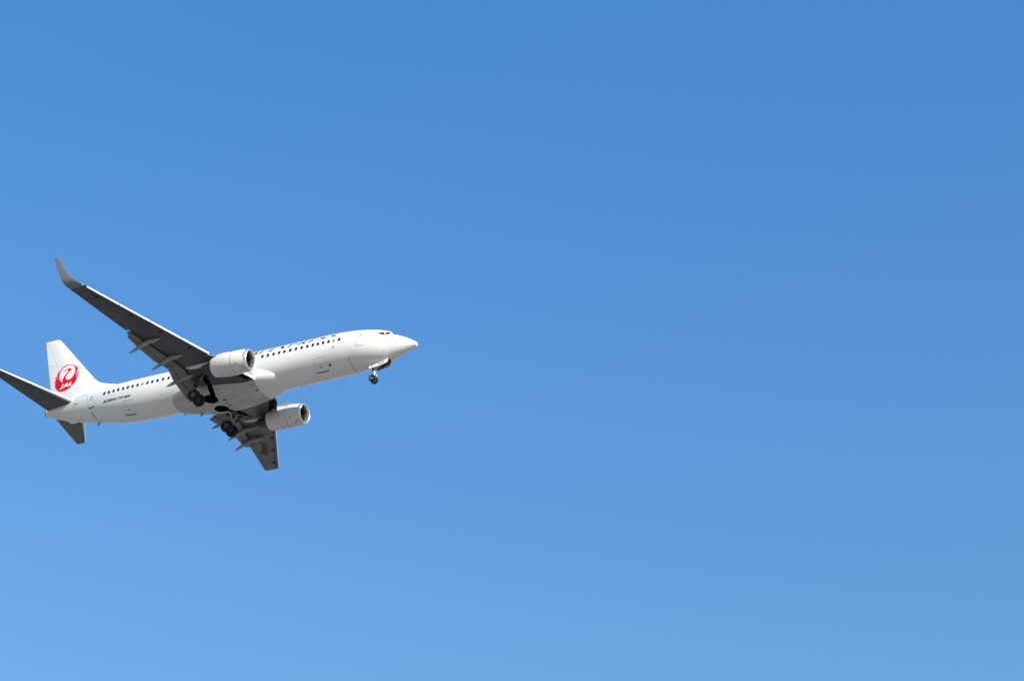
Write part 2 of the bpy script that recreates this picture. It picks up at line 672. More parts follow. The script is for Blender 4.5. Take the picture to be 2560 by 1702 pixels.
def cargo(x0, x1, p_top, p_bot, bar):
    loop = [(x0, R(p_top)), (x1, R(p_top)), (x1, R(p_bot)), (x0, R(p_bot))]
    on_fuselage('cargo_door', seam_loop(loop, 0.018), M['lgrey'], fus, eps=0.006, step=0.0008)
    xa, xb, pb, h = bar
    on_fuselage('door_sill', [([(xa, R(pb[0])), (xb, R(pb[1])), (xb, R(pb[1] - h)), (xa, R(pb[0] - h))], [])], M['black'], fus, eps=0.010)


cargo(9.12, 7.98, -28.5, -66, (9.24, 8.05, (-66.0, -66.0), 2.6))
cargo(28.35, 27.42, -26.5, -64.5, (28.61, 27.40, (-65.0, -66.2), 2.4))
for x0, x1, p in ((8.82, 8.52, -51.3), (28.17, 27.83, -50.0)):
    on_fuselage('cargo_latch', [([(x0, R(p)), (x1, R(p)), (x1, R(p - 1.6)), (x0, R(p - 1.6))], [])], M['black'], fus, eps=0.008)

# small ports, vents and marks on the skin
DOTS = [(7.74, -52.2, 0.10, M['black'], 'outflow_port'), (7.17, -9.1, 0.11, M['lgrey'], 'access_panel'),
        (1.66, 11.5, 0.05, M['seam'], 'static_port'), (1.67, -7.2, 0.05, M['seam'], 'static_port'),
        (1.66, -19.1, 0.065, M['regi'], 'static_port'), (2.72, -46.0, 0.05, M['lgrey'], 'static_port'),
        (11.45, -10.0, 0.05, M['lgrey'], 'access_panel'), (24.4, -31.0, 0.05, M['regi'], 'drain_port'),
        (32.02, -47.0, 0.07, M['black'], 'drain_port')]
for x, p, r_, m, nm in DOTS:
    pts = [(x + r_ * math.cos(a), R(p) + r_ / 1.75 * 1.2 * math.sin(a)) for a in np.linspace(0, 2 * math.pi, 14, endpoint=False)]
    on_fuselage(nm, [(pts, [])], m, fus, eps=0.007, cuts=None)

# production-break lines
on_fuselage('panel_seam', [(ribbon([(5.87, R(p)) for p in np.linspace(-41, -118, 30)], 0.035), [])], M['rust'], fus, cuts=None, eps=0.006)
on_fuselage('panel_seam', [(ribbon([(1.27 - 0.003 * (p + 37), R(p)) for p in np.linspace(20, -130, 40)], 0.018), [])], M['lgrey'], fus, cuts=None, eps=0.005)
on_fuselage('red_outline_panel', [(ribbon([(32.10, R(-56)), (31.86, R(-57)), (31.78, R(-71)), (32.04, R(-73)), (32.10, R(-56))], 0.05), [])],
            M['rust'], fus, cuts=None, eps=0.007)
on_fuselage('service_panel', [(ribbon([(34.13, R(-21)), (34.16, R(-9)), (33.80, R(-8.5))], 0.05), []),
                              ([(33.86, R(-9.5)), (33.66, R(-10.5)), (33.74, R(-16))], [])], M['seam'], fus, cuts=None, eps=0.008, step=0.002)

# ---- airline title above the windows: thick stems, thin bars, leaning forwards
TH = 0.258         # letter height as an angle
PB = R(25.8)       # baseline angle
SL = 0.31          # lean of the letters, metres over the full height


def S_shape():
    c = [(0.02, 0.10), (0.22, 0.03), (0.52, 0.03), (0.80, 0.12), (0.88, 0.26), (0.72, 0.42), (0.40, 0.54), (0.20, 0.66),
         (0.20, 0.82), (0.42, 0.95), (0.70, 0.97), (0.98, 0.90)]
    return ribbon(c, [0.09, 0.08, 0.09, 0.16, 0.24, 0.27, 0.27, 0.22, 0.15, 0.09, 0.07, 0.09])


GL = {
    'J': [[(0.55, 0.15), (0.90, 0.15), (0.90, 1), (0.55, 1)], ribbon([(0.05, 0.14), (0.25, 0.04), (0.5, 0.04), (0.72, 0.17)], [0.1, 0.08, 0.1, 0.3])],
    'A': [[(0.66, 0), (1.06, 0), (0.72, 1), (0.46, 1)], [(0.0, 0), (0.10, 0), (0.54, 1), (0.46, 1)], [(0.22, 0.30), (0.84, 0.30), (0.84, 0.38), (0.22, 0.38)]],
    'L': [[(0, 0), (0.33, 0), (0.33, 1), (0, 1)], [(0.30, 0), (0.86, 0), (0.90, 0.09), (0.30, 0.09)]],
    'E': [[(0, 0), (0.33, 0), (0.33, 1), (0, 1)], [(0.30, 0), (0.92, 0), (0.95, 0.09), (0.30, 0.09)],
          [(0.30, 0.46), (0.78, 0.46), (0.78, 0.54), (0.30, 0.54)], [(0.30, 0.92), (0.92, 0.92), (0.92, 1), (0.30, 1)]],
    'X': [[(0.62, 0), (1.02, 0), (0.34, 1), (-0.02, 1)], [(-0.05, 0), (0.05, 0), (1.0, 1), (0.90, 1)]],
    'P': [[(0, 0), (0.29, 0), (0.29, 1), (0, 1)],
          ribbon([(0.28, 0.96), (0.58, 0.96), (0.78, 0.88), (0.82, 0.74), (0.76, 0.60), (0.56, 0.50), (0.28, 0.49)], [0.08, 0.09, 0.2, 0.28, 0.2, 0.09, 0.08])],
    'R': [[(0, 0), (0.29, 0), (0.29, 1), (0, 1)],
          ribbon([(0.28, 0.96), (0.58, 0.96), (0.76, 0.88), (0.80, 0.75), (0.74, 0.62), (0.56, 0.54), (0.28, 0.53)], [0.08, 0.09, 0.2, 0.28, 0.2, 0.09, 0.08]),
          [(0.66, 0), (1.06, 0), (0.70, 0.54), (0.40, 0.54)]],
    'S': [S_shape()],
}
TITLE = [('J', 16.52, 0.66), ('A', 15.71, 0.80), ('L', 14.74, 0.64), ('E', 13.78, 0.71), ('X', 12.90, 0.78), ('P', 11.88, 0.78),
         ('R', 10.88, 0.76), ('E', 9.86, 0.70), ('S', 8.98, 0.86), ('S', 7.97, 0.86)]
k = 0
for ch, x0, wd in TITLE:
    polys = []
    for q in GL[ch]:
        polys.append(([(x0 - wd * a - SL * b, PB + TH * b) for a, b in q], []))
    on_fuselage('title_letter', polys, M['navy'], fus, eps=0.006, step=0.0015, cuts=(0.3, 0.025))


def side_text(body, m, xa, za, xb, zb, h, bold=0.0, shear=0.0, name='lettering', label=None):
    """a line of text from (xa,za) aft to (xb,zb) forward on the starboard skin"""
    def mp(u, v, sh):
        x = xa + (xb - xa) * u - sh * v * h
        z = za + (zb - za) * u + h * v
        return fpt(x, phi_z(x, z), 0.007)
    return text_mesh(name, body, m, fus, mp, (0, 1, 0), bold, shear, label)


side_text("BOEING 737-800", M['black'], 30.62, -0.27, 27.62, -0.44, 0.21, bold=0.035, shear=0.55)
side_text("JA350J", M['regi'], 34.12, 1.13, 32.80, 1.22, 0.24, bold=0.0, shear=0.3)

# ================================================================== BELLY FAIRING
FX = [12.6, 13.0, 13.25, 13.6, 13.9, 14.3, 15.0, 16.0, 17.5, 19.0, 20.5, 21.6, 22.4, 23.1, 23.8]
FW = [1.20, 1.36, 1.47, 1.60, 1.70, 1.82, 1.99, 2.17, 2.36, 2.40, 2.28, 2.06, 1.80, 1.50, 1.05]
FBZ = [-1.60, -1.72, -1.79, -1.87, -1.91, -1.96, -2.02, -2.07, -2.10, -2.10, -2.09, -2.07, -2.03, -1.97, -1.84]
FTZ = [-1.05, -0.95, -0.78, -0.45, -0.22, -0.02, 0.12, 0.06, -0.35, -0.60, -0.76, -0.84, -0.9, -1.0, -1.15]
FEX = [2.0, 2.0, 2.03, 2.08, 2.14, 2.2, 2.35, 2.6, 2.85, 2.9, 2.8, 2.6, 2.4, 2.2, 2.0]


def fair_sec(x):
    return [float(pchip(np.array(FX), np.array(a), x)) for a in (FW, FBZ, FTZ)]


def fair_ex(x):
    return float(pchip(np.array(FX), np.array(FEX), x))


def fair_pt(x, t):
    w, zb, zt = fair_sec(x)
    zc = -1.12
    e = 2.0 / fair_ex(x)
    c, s = math.cos(t), math.sin(t)
    y = w * math.copysign(abs(c) ** e, c)
    z = zc + ((zt - zc) if s > 0 else (zc - zb)) * math.copysign(abs(s) ** e, s)
    return np.array([x, y, z])


mb = MB()
ts = np.linspace(0, 2 * math.pi, 120, endpoint=False)
fxs = np.linspace(12.6, 23.8, 90)
mb.loft([[fair_pt(x, t) for t in ts] for x in fxs], kf=lambda i, j: 1 if fxs[i] < 14.9 else 0)
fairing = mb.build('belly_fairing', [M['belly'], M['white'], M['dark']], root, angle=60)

# wheel wells (recesses) with their rounded outline and the slot for the strut
WELL_C = {1: (19.65, 0.87), -1: (19.58, -0.93)}


def well_cutters(s):
    cx, cy = WELL_C[s]
    a = MB()
    a.prism([(cx + 0.66 * math.cos(t), cy + 0.66 * math.sin(t)) for t in np.linspace(0, 2 * math.pi, 40, endpoint=False)], 2, -2.6, -1.22)
    b = MB()
    b.prism([(19.06, s * 1.0), (18.86, s * 1.5), (18.76, s * 2.0), (18.72, s * 2.7), (18.40, s * 4.25), (18.72, s * 4.35), (19.08, s * 3.6),
             (19.22, s * 2.7), (19.26, s * 2.0), (19.40, s * 1.3)], 2, -2.61, -1.17)
    return a, b


for s in (1, -1):
    for cut in well_cutters(s):
        boolean_cut(fairing, cut, M['dark'])
        boolean_cut(fus, cut, M['dark'])
# bright rims on the wells
for s in (1, -1):
    rim = [(WELL_C[s][0] + 0.67 * math.cos(a), WELL_C[s][1] + 0.67 * math.sin(a)) for a in np.linspace(R(-15), R(-120) if s > 0 else R(-100), 20)]
    b2 = MB()
    for a, b in zip(rim[:-1], rim[1:]):
        b2.tube((a[0], a[1], -2.10), (b[0], b[1], -2.10), 0.022, n=8)
    b2.build('well_rim', M['lip'], fairing)


def on_belly(name, pts, m, eps=0.006, label=None):
    """small flat things under the belly fairing, pts in (x, y)"""
    def mp(x, y, k):
        w, zb, zt = fair_sec(x)
        z = -1.12 - (-1.12 - zb) * (1 - min(1, abs(y / w)) ** fair_ex(x)) ** (1 / fair_ex(x))
        return (x, y, z - eps)
    v, f = poly_mesh([(pts, [])], mp, (0.2, 0.2))
    me = mesh_pf(name, v, f, recalc=False)
    orient(me, (0, 0, -1))
    return link(name, me, m, fairing, label, 60)


for x, y, a, b in ((18.52, 0.40, 0.34, 0.20), (18.62, -0.15, 0.22, 0.12), (18.58, -0.60, 0.26, 0.14), (18.98, 0.33, 0.3, 0.06),
                   (15.2, 0.55, 0.12, 0.16), (16.4, -0.3, 0.1, 0.06), (17.6, 0.7, 0.08, 0.06), (16.9, 0.1, 0.08, 0.05),
                   (21.6, -0.6, 0.1, 0.1)):
    on_belly('drain_panel', rrect(x - a / 2, x + a / 2, y - b / 2, y + b / 2, 0.03, 0.03), M['dark'])
# seams across and along the belly panels
on_belly('panel_seam', ribbon([(14.98, y) for y in np.linspace(2.05, -1.6, 40)], 0.045), M['rust'])
for x in (16.6, 20.6, 21.9):
    on_belly('panel_seam', ribbon([(x, y) for y in np.linspace(1.6, -1.6, 24)], 0.02), M['lgrey'])
for y in (-1.0, 0.0, 1.0):
    on_belly('panel_seam', ribbon([(x, y) for x in np.linspace(15.2, 18.3, 24)], 0.016), M['lgrey'])


# blade antennas, drain masts, tail skid
def blade(name, x, y, z, h, c0, c1, sweep, m, th=0.05, lean=0.0, parent=fus):
    mb = MB()
    rings = []
    for t in np.linspace(0, 1, 4):
        c = c0 + (c1 - c0) * t
        xx = x + sweep * t
        sec = [(0, 0), (0.2, 0.5), (0.6, 0.4), (1, 0), (0.6, -0.4), (0.2, -0.5)]
        rings.append([(xx + a * c, y + lean * t + b * th, z - h * t) for a, b in sec])
    mb.loft(rings)
    return mb.build(name, m, parent)


blade('blade_antenna', 8.45, -0.15, -1.85, 0.36, 0.42, 0.26, 0.24, M['white'])
blade('blade_antenna', 22.70, -0.35, -2.00, 0.34, 0.40, 0.24, 0.20, M['white'])
blade('blade_antenna', 21.35, -0.95, -2.03, 0.34, 0.30, 0.2, 0.25, M['regi'])
blade('drain_mast', 14.85, 0.42, -2.0, 0.26, 0.34, 0.2, 0.30, M['white'])
blade('drain_mast', 31.55, -0.05, -1.25, 0.26, 0.45, 0.22, 0.30, M['canoe'])
blade('drain_mast', 16.3, -0.75, -2.07, 0.12, 0.3, 0.2, 0.05, M['white'])
# tail skid fairing under the tail
mb = MB()
rings = []
for t in np.linspace(0, 1, 12):
    x = 34.0 + 1.9 * t
    zt, zb, w, zc = prof(x)
    r_ = 0.15 * math.sin(math.pi * min(1, 0.08 + t * 0.92)) ** 0.7 + 0.01
    rings.append([(x, r_ * math.cos(a), zb + 0.02 + r_ * 1.0 * math.sin(a)) for a in np.linspace(0, 2 * math.pi, 14, endpoint=False)])
mb.loft(rings)
mb.build('tail_skid', M['white'], fus)
mb = MB()
mb.loft([[(34.25 + 0.85 * t, 0.10 * k * math.cos(a), prof(34.25 + 0.85 * t)[1] - 0.13 - 0.12 * t + 0.075 * k * math.sin(a)) for a in np.linspace(0, 2 * math.pi, 12, endpoint=False)]
         for t, k in ((0, 0.25), (0.2, 0.9), (0.6, 1.0), (0.9, 0.8), (1.0, 0.2))])
mb.build('tail_skid', M['white'], fus)


# ================================================================== WINGS
def zw(y):
    t = abs(y) - 1.88
    return -1.35 + 0.150 * t + 0.05 * (t / 15) ** 2 * (1 if t > 0 else 0)


def x_le(y):
    if y < 4.4:
        return float(np.interp(y, [0.9, 1.86, 4.4], [14.15, 14.78, 16.286]))
    return 16.92 + 0.524 * (y - 5.61)


def x_te(y):
    return 22.50 + 0.302 * (y - 10.79)


def x_cov(y):
    return 21.29 + 0.365 * (y - 8.55) if y > 4.99 else 19.98


def chord(y):
    return max(x_te(y) if y > 5.6 else 21.2 + 0.1 * (5.6 - y), 1) - x_le(y)


def tc(y):
    return float(np.interp(y, [1.9, 5.6, 17], [0.145, 0.125, 0.105]))


def yt(xi, t):
    xi = min(max(xi, 0), 1)
    return 5 * t * (0.2969 * math.sqrt(xi) - 0.1260 * xi - 0.3516 * xi ** 2 + 0.2843 * xi ** 3 - 0.1036 * xi ** 4)


def zlow(y, x):
    c = chord(y)
    return zw(y) - 0.86 * c * yt((x - x_le(y)) / c, tc(y))


def zup(y, x):
    c = chord(y)
    return zw(y) + 1.14 * c * yt((x - x_le(y)) / c, tc(y))


def nose_set(y):
    """how far the fixed wing nose sits behind the slat"""
    return float(np.interp(y, [4.9, 5.5, 5.9, 16.5, 16.75], [0.0, 0.0, 0.34, 0.26, 0.0]))


FLAP_END = 10.72


def wing_ring(y, s, cut):
    c = chord(y)
    x0 = x_le(y)
    xn = x0 + nose_set(y)
    t = tc(y)
    xe = x_te(y) if not cut else (x_cov(y) + 0.02)
    xo = x_te(y) if not cut else min(x_cov(y) + 0.42, x_te(y) - 0.25)     # spoiler overhang above the cove
    up, lo = [], []
    N = 22
    zmid = zw(y) - (0.03 * c if nose_set(y) > 0.05 else 0)
    for i in range(N + 1):
        b = (i / N)
        xi = 1 - math.cos(b * math.pi / 2)
        x = xn + (xo - xn) * xi
        blend = min(1, (x - xn) / (0.06 * c)) if nose_set(y) > 0.02 else 1
        blend = math.sqrt(blend)
        up.append((x, zmid + (zup(y, x) - zmid) * blend))
        xl = xn + (xe - xn) * xi
        bl = math.sqrt(min(1, (xl - xn) / (0.06 * c))) if nose_set(y) > 0.02 else 1
        lo.append((xl, zmid + (zlow(y, xl) - zmid) * bl))
    ring = [(p[0], s * y, p[1]) for p in up]
    if cut:
        zc_ = up[-1][1]
        ring.append((xo, s * y, zc_ - 0.025))
        ring.append((x_cov(y) + 0.02, s * y, zup(y, x_cov(y)) - 0.06))
    else:
        ring.append((xo, s * y, up[-1][1] - 0.012))
        ring.append((xo - 0.02, s * y, up[-1][1] - 0.014))
    ring += [(p[0], s * y, p[1]) for p in lo[::-1][:-1]]
    return ring


def winglet_rings(s):
    out = []
    # y, z, lean of the section normal, LE x, TE x
    for y, z, an, xl, xt in ((16.76, zw(16.76), 9, 22.77, 24.30), (17.00, 0.965, 14, 22.92, 24.40), (17.20, 1.06, 30, 23.12, 24.50),
                             (17.36, 1.24, 52, 23.36, 24.62), (17.47, 1.52, 68, 23.68, 24.78), (17.58, 1.95, 74, 24.02, 24.95),
                             (17.70, 2.60, 78, 24.42, 25.18), (17.86, 3.52, 80, 25.00, 25.50), (17.875, 3.60, 80, 25.10, 25.54)):
        c = xt - xl
        a = R(an)
        nrm = np.array([0, -s * math.sin(a), math.cos(a)])
        ring = []
        N = 12
        pts = []
        for i in range(N + 1):
            xi = 1 - math.cos(i / N * math.pi / 2)
            pts.append((xi, 0.55 * yt(xi, 0.095) * 2))
        base = np.array([xl, s * y, z])
        for xi, h in pts:
            ring.append(base + np.array([c * xi, 0, 0]) + nrm * h * c * 0.5)
        for xi, h in pts[::-1][1:-1]:
            ring.append(base + np.array([c * xi, 0, 0]) - nrm * h * c * 0.5)
        out.append(ring)
    return out


def wing_text(body, wing, pts, m):
    """registration under the port wing; pts: start and end of the baseline, cap height vector"""
    p0, p1, up = [np.array(q, float) for q in pts]

    def mp(u, v, sh):
        q = p0 + (p1 - p0) * u + up * v
        return (q[0], q[1], zlow(abs(q[1]), q[0]) - 0.008)
    text_mesh('registration', body, m, wing, mp, (0, 0, -1), 0.045, 0)


def section_plate(mb, path_fn, ys, s, k=0):
    mb.loft([[(p[0], s * y, p[1]) for p in path_fn(y)] for y in ys], k)


def build_wing(s):
    mb = MB()
    rings = []
    stations = [0.95, 1.5, 1.88, 2.4, 3.0, 3.6, 4.0, 4.4, 4.98, 5.0, 5.45, 5.75, 6.1, 7, 8, 9, 10, 10.4, FLAP_END - 0.01]
    for y in stations:
        rings.append(wing_ring(y, s, True))
    for y in (FLAP_END + 0.01, 11, 12, 13, 14, 15, 16, 16.5, 16.76):
        rings.append(wing_ring(y, s, False))
    n = len(rings[0])

    def kf(i, j):
        # walls and roof of the flap cove have its shade painted in
        if i < len(stations) - 1 and 23 <= j <= 24:
            return 1
        return 0
    mb.loft(rings, kf=kf)
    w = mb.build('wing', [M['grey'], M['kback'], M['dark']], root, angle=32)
    # the well and the slot the gear leg swings out of
    for cut in well_cutters(s):
        boolean_cut(w, cut, M['dark'])

    # winglet
    wb = MB()
    wb.loft(winglet_rings(s))
    wb.build('winglet', M['winglet'], w, angle=45)
    # static wick and nav light
    lt = MB()
    yv = 16.98
    lt.loft([[(22.895 + a, s * (yv + t), 0.965 + b) for a, b in ((-0.03, 0.0), (0.01, 0.04), (0.06, 0.01), (0.06, -0.03), (0.01, -0.04))] for t in (-0.07, 0.0, 0.07)])
    lt.build('navigation_light', M['green'] if s > 0 else M['lamp'], w,
             label='lit green navigation light' if s > 0 else None)
    wk = MB()
    wk.tube((24.30, s * 16.72, zw(16.72)), (24.62, s * 16.72, zw(16.72) - 0.05), 0.02, 0.012)
    wk.build('static_wick', M['regi'], w)

    # slats: four bent shells ahead of the fixed nose
    for ya, yb in ((5.86, 8.35), (8.41, 11.05), (11.11, 13.80), (13.86, 16.62)):
        sm = MB()

        def prof_s(y):
            c = chord(y)
            x0 = x_le(y)
            z0 = zw(y)
            k = 0.62 + 0.09 * c
            o = [(0.31 * k, -0.185 * k), (0.13 * k, -0.17 * k), (0.035 * k, -0.115 * k), (0.0, -0.03 * k), (0.035 * k, 0.055 * k), (0.17 * k, 0.12 * k), (0.44 * k, 0.155 * k),
                 (0.44 * k, 0.135 * k), (0.24 * k, 0.06 * k), (0.14 * k, -0.02 * k), (0.14 * k, -0.10 * k), (0.29 * k, -0.160 * k)]
            return [(x0 + a, z0 + b) for a, b in o]
        sm.loft([[(p[0], s * y, p[1]) for p in prof_s(y)] for y in np.linspace(ya, yb, 8)], k=1, kf=lambda i, j: 1 if j in (0, 1, 7, 8, 9, 10, 11) else 0)
        sm.build('slat', [M['slat'], M['grey']], w, angle=40)
    # slat tracks, small dark pockets in the lower skin
    for y in (6.95, 9.55, 12.2, 15.1):
        for dy in (-0.22, 0.22):
            tm = MB()
            x = x_le(y + dy) + 0.42
            tm.loft([[(x - 0.10, s * (y + dy - 0.05), zlow(y, x) - 0.012), (x + 0.22, s * (y + dy - 0.05), zlow(y, x + 0.22) - 0.012),
                      (x + 0.22, s * (y + dy - 0.05), zlow(y, x + 0.22) + 0.05), (x - 0.10, s * (y + dy - 0.05), zlow(y, x) + 0.05)],
                     [(x - 0.10, s * (y + dy + 0.05), zlow(y, x) - 0.012), (x + 0.22, s * (y + dy + 0.05), zlow(y, x + 0.22) - 0.012),
                      (x + 0.22, s * (y + dy + 0.05), zlow(y, x + 0.22) + 0.05), (x - 0.10, s * (y + dy + 0.05), zlow(y, x) + 0.05)]])
            tm.build('slat_track', M['dark'], w)

    # Krueger flap inboard of the engine
    km = MB()

    def prof_k(y):
        x0, z0 = x_le(y), zw(y)
        return [(x0 - 0.02, z0 - 0.02), (x0 - 0.16, z0 - 0.20), (x0 - 0.27, z0 - 0.42), (x0 - 0.25, z0 - 0.47), (x0 - 0.18, z0 - 0.46),
                (x0 - 0.06, z0 - 0.26), (x0 + 0.06, z0 - 0.12)]
    rings = [[(p[0], s * y, p[1]) for p in prof_k(y)] for y in np.linspace(2.0, 4.0, 6)]
    km.loft(rings, kf=lambda i, j: 1 if 3 <= j <= 6 else 0)  # dark back face stands in for the shade behind the panel
    km.build('leading_edge_flap', [M['white'], M['kback']], w)
    cv = MB()
    rings = []
    for y in np.linspace(2.0, 4.0, 7):
        xs_ = [x_le(y) + d for d in (0.03, 0.08, 0.16, 0.28, 0.42, 0.60)]
        ring = [(x, s * y, zlow(y, x) - 0.012) for x in xs_] + [(x, s * y, zlow(y, x) + 0.03) for x in xs_[::-1]]
        rings.append(ring)
    cv.loft(rings)
    cv.build('leading_edge_bay_shade', M['dark'], w)  # thin dark sheet laid on the skin, painted shade of the bay

    # trailing-edge flaps: fore and aft segment of each
    def flap(ya, yb, f0, f1, th0, defl, name, n=8, extra=0.0):
        fm = MB()
        rings = []
        for y in np.linspace(ya, yb, n):
            xc = x_cov(y)
            te = float(np.interp(y, [1.9, 4.3, 5.6, 5.9, 6.8, 8.9, 10.7], [21.45, 21.40, 21.22, 21.25, 21.76, 22.30, 22.62]))
            xa = xc + 0.10 + (te - xc - 0.10) * f0 + (0.07 if f0 == 0 else 0)
            xb = xc + 0.10 + (te - xc - 0.10) * f1
            za = zlow(y, xc) - 0.06 - math.tan(R(20)) * (xa - xc)
            zb = zlow(y, xc) - 0.06 - math.tan(R(20)) * (xb - xc) - extra * (xb - xa)
            L = xb - xa
            ring = []
            up_ = [(0.0, 0.25), (0.03, 0.62), (0.10, 0.92), (0.25, 1.0), (0.5, 0.78), (0.8, 0.36), (1.0, 0.05)]
            lo_ = [(1.0, 0.0), (0.6, 0.0), (0.2, 0.0), (0.05, 0.04)]
            for a, b in up_ + lo_:
                ring.append((xa + L * a, s * y, za + (zb - za) * a + th0 * b))
            rings.append(ring)
        fm.loft(rings)
        return fm.build(name, M['flap'], w, angle=40)
    for ya, yb in ((5.66, 10.62), (1.95, 5.63)):
        flap(ya, yb, 0.0, 0.60, 0.15, 20, 'flap')
        flap(ya + (0.0 if ya > 3 else 0), yb - (0.3 if ya > 3 else 0.0), 0.66, 1.0, 0.09, 20, 'aft_flap', extra=0.10)
    # dark fillers added above each flap and behind the slot, as painted shade
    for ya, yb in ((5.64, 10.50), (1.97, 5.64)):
        for kind in ('flap_bay_shade', 'flap_slot_shade'):
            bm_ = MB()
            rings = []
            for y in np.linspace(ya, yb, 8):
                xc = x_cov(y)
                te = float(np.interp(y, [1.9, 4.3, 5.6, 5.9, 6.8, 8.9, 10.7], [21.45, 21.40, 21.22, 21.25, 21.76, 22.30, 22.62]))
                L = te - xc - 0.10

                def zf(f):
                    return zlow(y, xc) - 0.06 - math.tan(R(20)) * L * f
                if kind == 'flap_bay_shade':
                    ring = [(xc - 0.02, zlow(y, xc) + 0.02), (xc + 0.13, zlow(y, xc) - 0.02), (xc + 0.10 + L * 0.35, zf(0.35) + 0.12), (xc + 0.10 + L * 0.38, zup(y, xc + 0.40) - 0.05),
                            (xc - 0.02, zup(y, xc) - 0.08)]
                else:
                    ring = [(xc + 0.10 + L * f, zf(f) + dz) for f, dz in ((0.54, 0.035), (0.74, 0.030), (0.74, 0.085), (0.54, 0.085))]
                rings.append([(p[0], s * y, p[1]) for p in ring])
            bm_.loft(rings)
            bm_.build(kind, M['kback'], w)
    # links bridging the slot between the flap segments
    for y in (2.6, 4.6, 7.75, 9.95):
        hm = MB()
        xc = x_cov(y)
        te = float(np.interp(y, [1.9, 4.3, 5.6, 5.9, 6.8, 8.9, 10.7], [21.45, 21.40, 21.22, 21.25, 21.76, 22.30, 22.62]))
        xm = xc + 0.10 + (te - xc - 0.10) * 0.63
        zz = zlow(y, xc) - 0.06 - math.tan(R(20)) * (xm - xc)
        hm.box((xm, s * y, zz + 0.02), (0.34, 0.07, 0.07))
        hm.build('flap_link', M['regi'], w)

    # flap-track fairings
    for y0, xa, xb, drop, yb_ in ((9.08, 20.02, 23.05, 1.02, 9.08), (6.60, 19.22, 22.30, 1.06, 6.58), (3.95, 19.6, 22.40, 0.62, 3.92)):
        fm = MB()
        rings = []
        N = 22
        for i in range(N + 1):
            t = i / N
            x = xa + (xb - xa) * t
            y = y0 + (yb_ - y0) * t
            wd = 0.155 * math.sin(math.pi * min(1.0, 0.02 + 0.98 * t) ** 0.9) ** 0.62 + 0.006
            ht = 0.22 * math.sin(math.pi * min(1.0, 0.02 + 0.98 * t) ** 0.9) ** 0.62 + 0.006
            hinge = 0.36
            base = zlow(y, min(x, x_cov(y))) - 0.10 * min(1, t * 4)
            d = 0 if t < hinge else (t - hinge) / (1 - hinge)
            zc_ = base - drop * (0.85 * d + 0.15 * d * d) * 0.80
            ring = []
            for a in np.linspace(0, 2 * math.pi, 20, endpoint=False):
                ca, sa = math.cos(a), math.sin(a)
                ring.append((x, s * y + wd * math.copysign(abs(ca) ** 0.8, ca), zc_ - 0.06 + ht * math.copysign(abs(sa) ** 0.9, sa)))
            rings.append(ring)
        fm.loft(rings)
        f = fm.build('flap_track_fairing', M['canoe'], w, angle=40)
        # the gap between fixed and moving half
        gm = MB()
        i = int(0.36 * N)
        r0 = np.array(rings[i])
        c0 = r0.mean(0)
        gm.loft([[c0 + (p - c0) * 1.012 + np.array([dx, 0, 0]) for p in r0] for dx in (0.02, 0.05)], cap=False)
        gm.build('fairing_joint', M['seam'], f)

    # aileron hinge covers and the gaps round the aileron
    for y in (11.0, 12.2, 13.6):
        am = MB()
        x = x_te(y) - 0.32
        am.loft([[(x + 0.17 * t, s * y + 0.05 * k_ * math.cos(a), zlow(y, x + 0.17 * t) - 0.01 + 0.05 * k_ * math.sin(a)) for a in np.linspace(0, 2 * math.pi, 10, endpoint=False)]
                 for t, k_ in ((-1, 0.1), (-0.4, 0.9), (0.3, 1), (1, 0.15))])
        am.build('hinge_cover', M['canoe'], w)

    def skin_line(pts, wd, m, name='panel_seam'):
        def mp(x, y, k_):
            return (x, s * y, zlow(y, x) - 0.006)
        v, f = poly_mesh([(ribbon(pts, wd), [])], mp, None)
        me = mesh_pf(name, v, f, recalc=False)
        orient(me, (0, 0, -1))
        return link(name, me, m, w, None, 60)
    skin_line([(x_te(y) - 0.30 * (1.6 + 0.1 * (16 - y)) * 0.7, y) for y in np.linspace(10.9, 16.2, 14)], 0.02, M['kback'])
    for y in (10.9, 16.2):
        skin_line([(x_te(y) - 0.40 - t * 0.01, y) for t in (0, 1)] + [(x_te(y) - 0.03, y)], 0.02, M['kback'])
    for fr in (0.22, 0.5):
        skin_line([(x_le(y) + fr * chord(y), y) for y in np.linspace(5.9, 16.5, 30)], 0.014, M['wline'])
    # access panels, a row of faint ovals along the tank
    for y in np.linspace(6.2, 15.6, 16):
        x = x_le(y) + 0.36 * chord(y)
        if 4.2 < y < 5.8:
            continue
        pts = [(x + 0.11 * math.cos(a), y + 0.17 * math.sin(a)) for a in np.linspace(0, 2 * math.pi, 19)]
        skin_line(pts, 0.012, M['wline'], 'access_panel')
    return w


wing_s = build_wing(1)
wing_p = build_wing(-1)
wing_text("JA350J", wing_p, [(20.92, -10.27, 0), (22.39, -12.89, 0), (-0.52, -0.50, 0)], M['black'])


